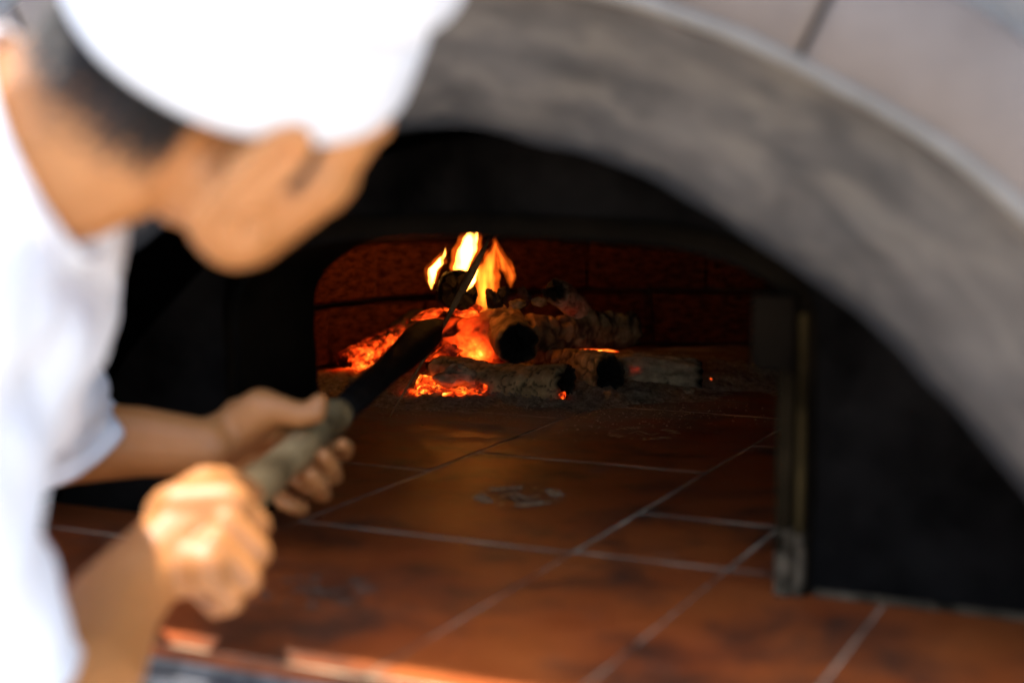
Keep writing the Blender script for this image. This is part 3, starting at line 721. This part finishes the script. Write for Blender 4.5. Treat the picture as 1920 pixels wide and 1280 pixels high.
# right arm and fist
RW = P(278, 1062, 1.065)
b.chain([(SR, .036), (P(-125, 800, .825), .038), (P(-120, 980, .845), .040), (P(-40, 1230, .885), .040), (P(20, 1345, .90), .040), (P(165, 1265, .965), .036), (P(215, 1135, 1.03), .033), (RW, .029)])
b.chain([(RW, .029), (P(330, 1015, 1.085), .029), (P(380, 985, 1.095), .026)])
b.chain([(P(330, 960, 1.09), .022), (P(425, 950, 1.095), .020)]); b.chain([(P(335, 1060, 1.07), .024), (P(385, 1065, 1.06), .019)])
for ch_ in ([(438, 948, 1.095, .013), (484, 985, 1.105, .0105), (470, 1015, 1.145, .0095), (435, 1000, 1.165, .0085)],
            [(422, 985, 1.08, .0135), (484, 1035, 1.085, .011), (462, 1068, 1.125, .010), (422, 1045, 1.15, .009)],
            [(400, 1025, 1.065, .013), (466, 1086, 1.07, .0105), (438, 1108, 1.11, .0095), (398, 1080, 1.135, .0085)],
            [(370, 1060, 1.055, .012), (434, 1126, 1.06, .0095), (405, 1138, 1.095, .0085), (370, 1105, 1.115, .0078)],
            [(320, 965, 1.09, .020), (385, 912, 1.12, .016), (435, 905, 1.15, .0125), (472, 925, 1.175, .0105)]):
    b.chain([(P(*q[:3]), q[3]) for q in ch_], .3)
body_me = b.build('person', .0030, 6)
bv = np.empty(len(body_me.vertices) * 3); body_me.vertices.foreach_get('co', bv); bv = bv.reshape(-1, 3)
FOOT = Vector((HIP.x, HIP.y, 0))
body_me.transform(Matrix.Translation(-FOOT))
person = new_obj('person', body_me, M['skin'], loc=FOOT)
tag(person, 'person in white jacket and white cap leaning toward the oven, both hands on the poker', 'person')
def wear(name, me, mat, parent=person, label=None):
    me.transform(Matrix.Translation(-FOOT)); o = new_obj(name, me, mat, parent)
    if label: o['label'] = label
    return o
# hair: short strands growing on the scalp, thinning out toward the neck
loc = (bv - np.array(HC)) @ np.array(HM) / HS
bn = np.empty(len(body_me.vertices) * 3); body_me.vertices.foreach_get('normal', bn); bn = bn.reshape(-1, 3)
sel = np.where((loc[:, 2] > -.075) & (loc[:, 2] < .14) & (np.abs(loc[:, 0]) < .095) & (loc[:, 1] > -.13) & (loc[:, 1] < .06))[0]
v, f = [], []; rg = np.random.default_rng(3)
for i in sel:
    x, y, z = loc[i]
    if abs(x) > .0765 and -.030 < y < .026 and z < .03: continue          # ears stay bare
    edge = -.034 if y < -.03 else (.004 if y < .02 else -.004)
    if y > .022 and not (y < .046 and z < .05): 
        if z < .07: continue
    pz = sm(edge - .034, edge + .034, z) ** 1.3 if y < .022 else sm(-.030, -.012, z)
    for _ in range(8):
        if rg.random() > pz: continue
        p = Vector(bv[i]); nn = Vector(bn[i]); jit = Vector(rg.normal(0, .0016, 3))
        dn_ = (-hu * .8 - hf * .35 + nn * .55 + Vector(rg.normal(0, .25, 3))).normalized()
        t_ = dn_.cross(nn).normalized() * .0005; k = len(v); L = .004 + .006 * pz
        p = p + jit; v += [p - t_, p + t_, p + dn_ * L]; f.append((k, k + 1, k + 2))
wear('hair', mesh('hair', v, f, False), M['hair'])
for s_ in (-1, 1):
    q = Blob(); q.ball(hd(s_ * .030, .076, .002), .0120)
    wear('eye', q.build('eye', .0015, 2), M['eye'])

# cap: band and soft crown
def cap(rows_def, seg=120, fold=0.0, seed=0):
    v, f = [], []
    for ri, (rx, ry, z, fo) in enumerate(rows_def):
        for j in range(seg):
            a = 2 * math.pi * j / seg; c_, s_ = math.cos(a), math.sin(a)
            tilt = .018 * s_ + .0
            wob = 1 + fo * (noise.noise(Vector((c_ * 2.2, s_ * 2.2, z * 9 + seed))) + .5 * math.sin(a * 11 + 3 * noise.noise(Vector((c_, s_, seed)))))
            v.append(hd(rx * c_ * wob, .001 - .32 * max(0, z) + ry * .925 * s_ * wob, .024 + z + tilt - .16 * rx * c_))
    n0 = len(rows_def)
    for i in range(n0 - 1):
        for j in range(seg):
            a, b_ = i * seg + j, i * seg + (j + 1) % seg; f.append((a, b_, b_ + seg, a + seg))
    return v, f
v, f = cap([(.081, .103, .006, 0), (.080, .102, -.001, 0), (.0855, .108, -.002, .004), (.088, .110, .004, .006), (.0885, .111, .02, .006), (.089, .111, .04, .006), (.088, .110, .050, .006), (.074, .096, .055, .004)])
hat = wear('cap', mesh('cap', v, f), M['cloth'], label='white cotton cook cap')
crown = [(.074, .096, .050, .004), (.090, .112, .0545, .010), (.099, .116, .066, .03), (.103, .117, .080, .04), (.105, .117, .10, .045), (.104, .115, .125, .05), (.098, .110, .145, .05), (.083, .098, .155, .05), (.055, .066, .162, .04), (.025, .03, .165, .03), (.001, .001, .165, 0)]
v, f = cap(crown, 120, seed=4)
o = wear('cap_crown', mesh('cap_crown', v, f), M['cloth'], hat)
o.matrix_parent_inverse = Matrix.Identity(4)
ms = o.modifiers.new('s', 'SUBSURF'); ms.levels = 1; ms.render_levels = 1

# jacket: torso, sleeves, collar
j = Blob()
j.chain([(SL + side * .01, .068), (SR - side * .01, .068)])
for s_ in (-.105, -.035, .035, .105):
    j.chain([(mid + side * s_ + Vector((0, 0, -.02)), .088), (mid.lerp(HIP, .5) + side * s_ * .9, .092), (HIP + side * s_ + Vector((0, 0, -.06)), .100)], .25)
j.chain([(NB.lerp(mid, .25), .070), (mid, .085)], .25)
jm = j.build('jacket', .006, 6)
jc = np.empty(len(jm.vertices) * 3); jm.vertices.foreach_get('co', jc); jn = np.empty_like(jc); jm.vertices.foreach_get('normal', jn)
jc, jn = jc.reshape(-1, 3), jn.reshape(-1, 3)
jd = np.array([.016 * noise.noise(Vector(q) * 8) + .012 * noise.noise(Vector(q) * 19 + Vector((3, 1, 0))) for q in jc])
jm.vertices.foreach_set('co', (jc + jn * jd[:, None]).ravel()); jm.update()
jacket = wear('jacket', jm, M['cloth'])
def tube(name, pts, seg=64, fold=.011, seed=0, wall=.003, tilt=None, nrm=None):
    n0 = 40; v, f = [], []; rows = []
    def cr(t):
        a = min(int(t), len(pts) - 2); u = t - a; p = [pts[max(0, min(len(pts) - 1, a + o_))] for o_ in (-1, 0, 1, 2)]
        g = lambda q: .5 * (2 * q[1] + (q[2] - q[0]) * u + (2 * q[0] - 5 * q[1] + 4 * q[2] - q[3]) * u * u + (3 * q[1] - q[0] - 3 * q[2] + q[3]) * u ** 3)
        return g([x[0] for x in p]), g([x[1] for x in p])
    cs = [cr(i / n0 * (len(pts) - 1)) for i in range(n0 + 1)]
    X = None
    for i, (c, r) in enumerate(cs):
        t_ = (cs[min(n0, i + 1)][0] - cs[max(0, i - 1)][0]).normalized()
        X = frame(t_)[0] if X is None else (X - t_ * X.dot(t_)).normalized(); Y = t_.cross(X)
        rows.append((c, r, X.copy(), Y, i))
    def ring(c, r, X, Y, i, dr):
        for k in range(seg):
            a = 2 * math.pi * k / seg; d_ = X * math.cos(a) + Y * math.sin(a)
            q = c + d_ * r; fo = fold * (noise.noise(q * 14 + Vector((seed, 0, 0))) + .6 * noise.noise(q * 33 + Vector((seed, 4, 0))))
            v.append(q + d_ * (fo + dr))
    for r_ in rows: ring(*r_, 0)
    for r_ in reversed(rows): ring(*r_, -wall)
    R = len(v) // seg
    for i in range(R - 1):
        for k in range(seg):
            a, b_ = i * seg + k, i * seg + (k + 1) % seg; f.append((a, b_, b_ + seg, a + seg))
    return mesh(name, v, f)
wear('sleeve', tube('sleeve', [(SL + side * .03, .066), (P(35, 600, 1.26), .064), (P(58, 720, 1.31), .062), (P(72, 800, 1.34), .063), (P(98, 845, 1.355), .066)], seed=1), M['cloth'])
wear('sleeve', tube('sleeve', [(SR - side * .05 + Vector((0, 0, .01)), .060), (SR, .067), (P(-140, 780, .82), .060), (P(-110, 980, .845), .050), (P(-70, 1100, .865), .047), (P(-30, 1220, .885), .048), (P(10, 1300, .895), .049)], seed=2), M['cloth'])
nax = (hd(0, -.03, -.05) - NB).normalized()
wear('collar', tube('collar', [(NB - nax * .06, .092), (NB - nax * .02, .080), (NB + nax * .010, .073), (NB + nax * .020, .071)], seed=5, fold=.003, wall=.004), M['cloth'])
for k in range(4):
    q = Blob(); c = P(165 - 18 * k, 560 + 95 * k, 1.06); q.ball(c, .006)
    wear('button', q.build('button', .0015, 1), M['button'])
t = Blob()
for s_ in (-1, 1):
    hp = hipR if s_ > 0 else hipL; kn = Vector((hp.x, hp.y, .48)) + face_dir * .05; an = Vector((hp.x, hp.y, .09)) - face_dir * .01
    t.chain([(hp + Vector((0, 0, .04)), .092), (hp - Vector((0, 0, .08)), .092), (kn, .070), (an, .058)], .2)
t.chain([(hipR, .09), (hipL, .09)])
wear('trousers', t.build('trousers', .007, 4), M['trouser'])
for s_ in (-1, 1):
    hp = hipR if s_ > 0 else hipL; an = Vector((hp.x, hp.y, .05)) - face_dir * .03
    q = Blob(); q.chain([(an, .045), (an + face_dir * .12 - Vector((0, 0, .008)), .042), (an + face_dir * .20 - Vector((0, 0, .014)), .036)])
    wear('shoe', q.build('shoe', .005, 3), M['shoe'])
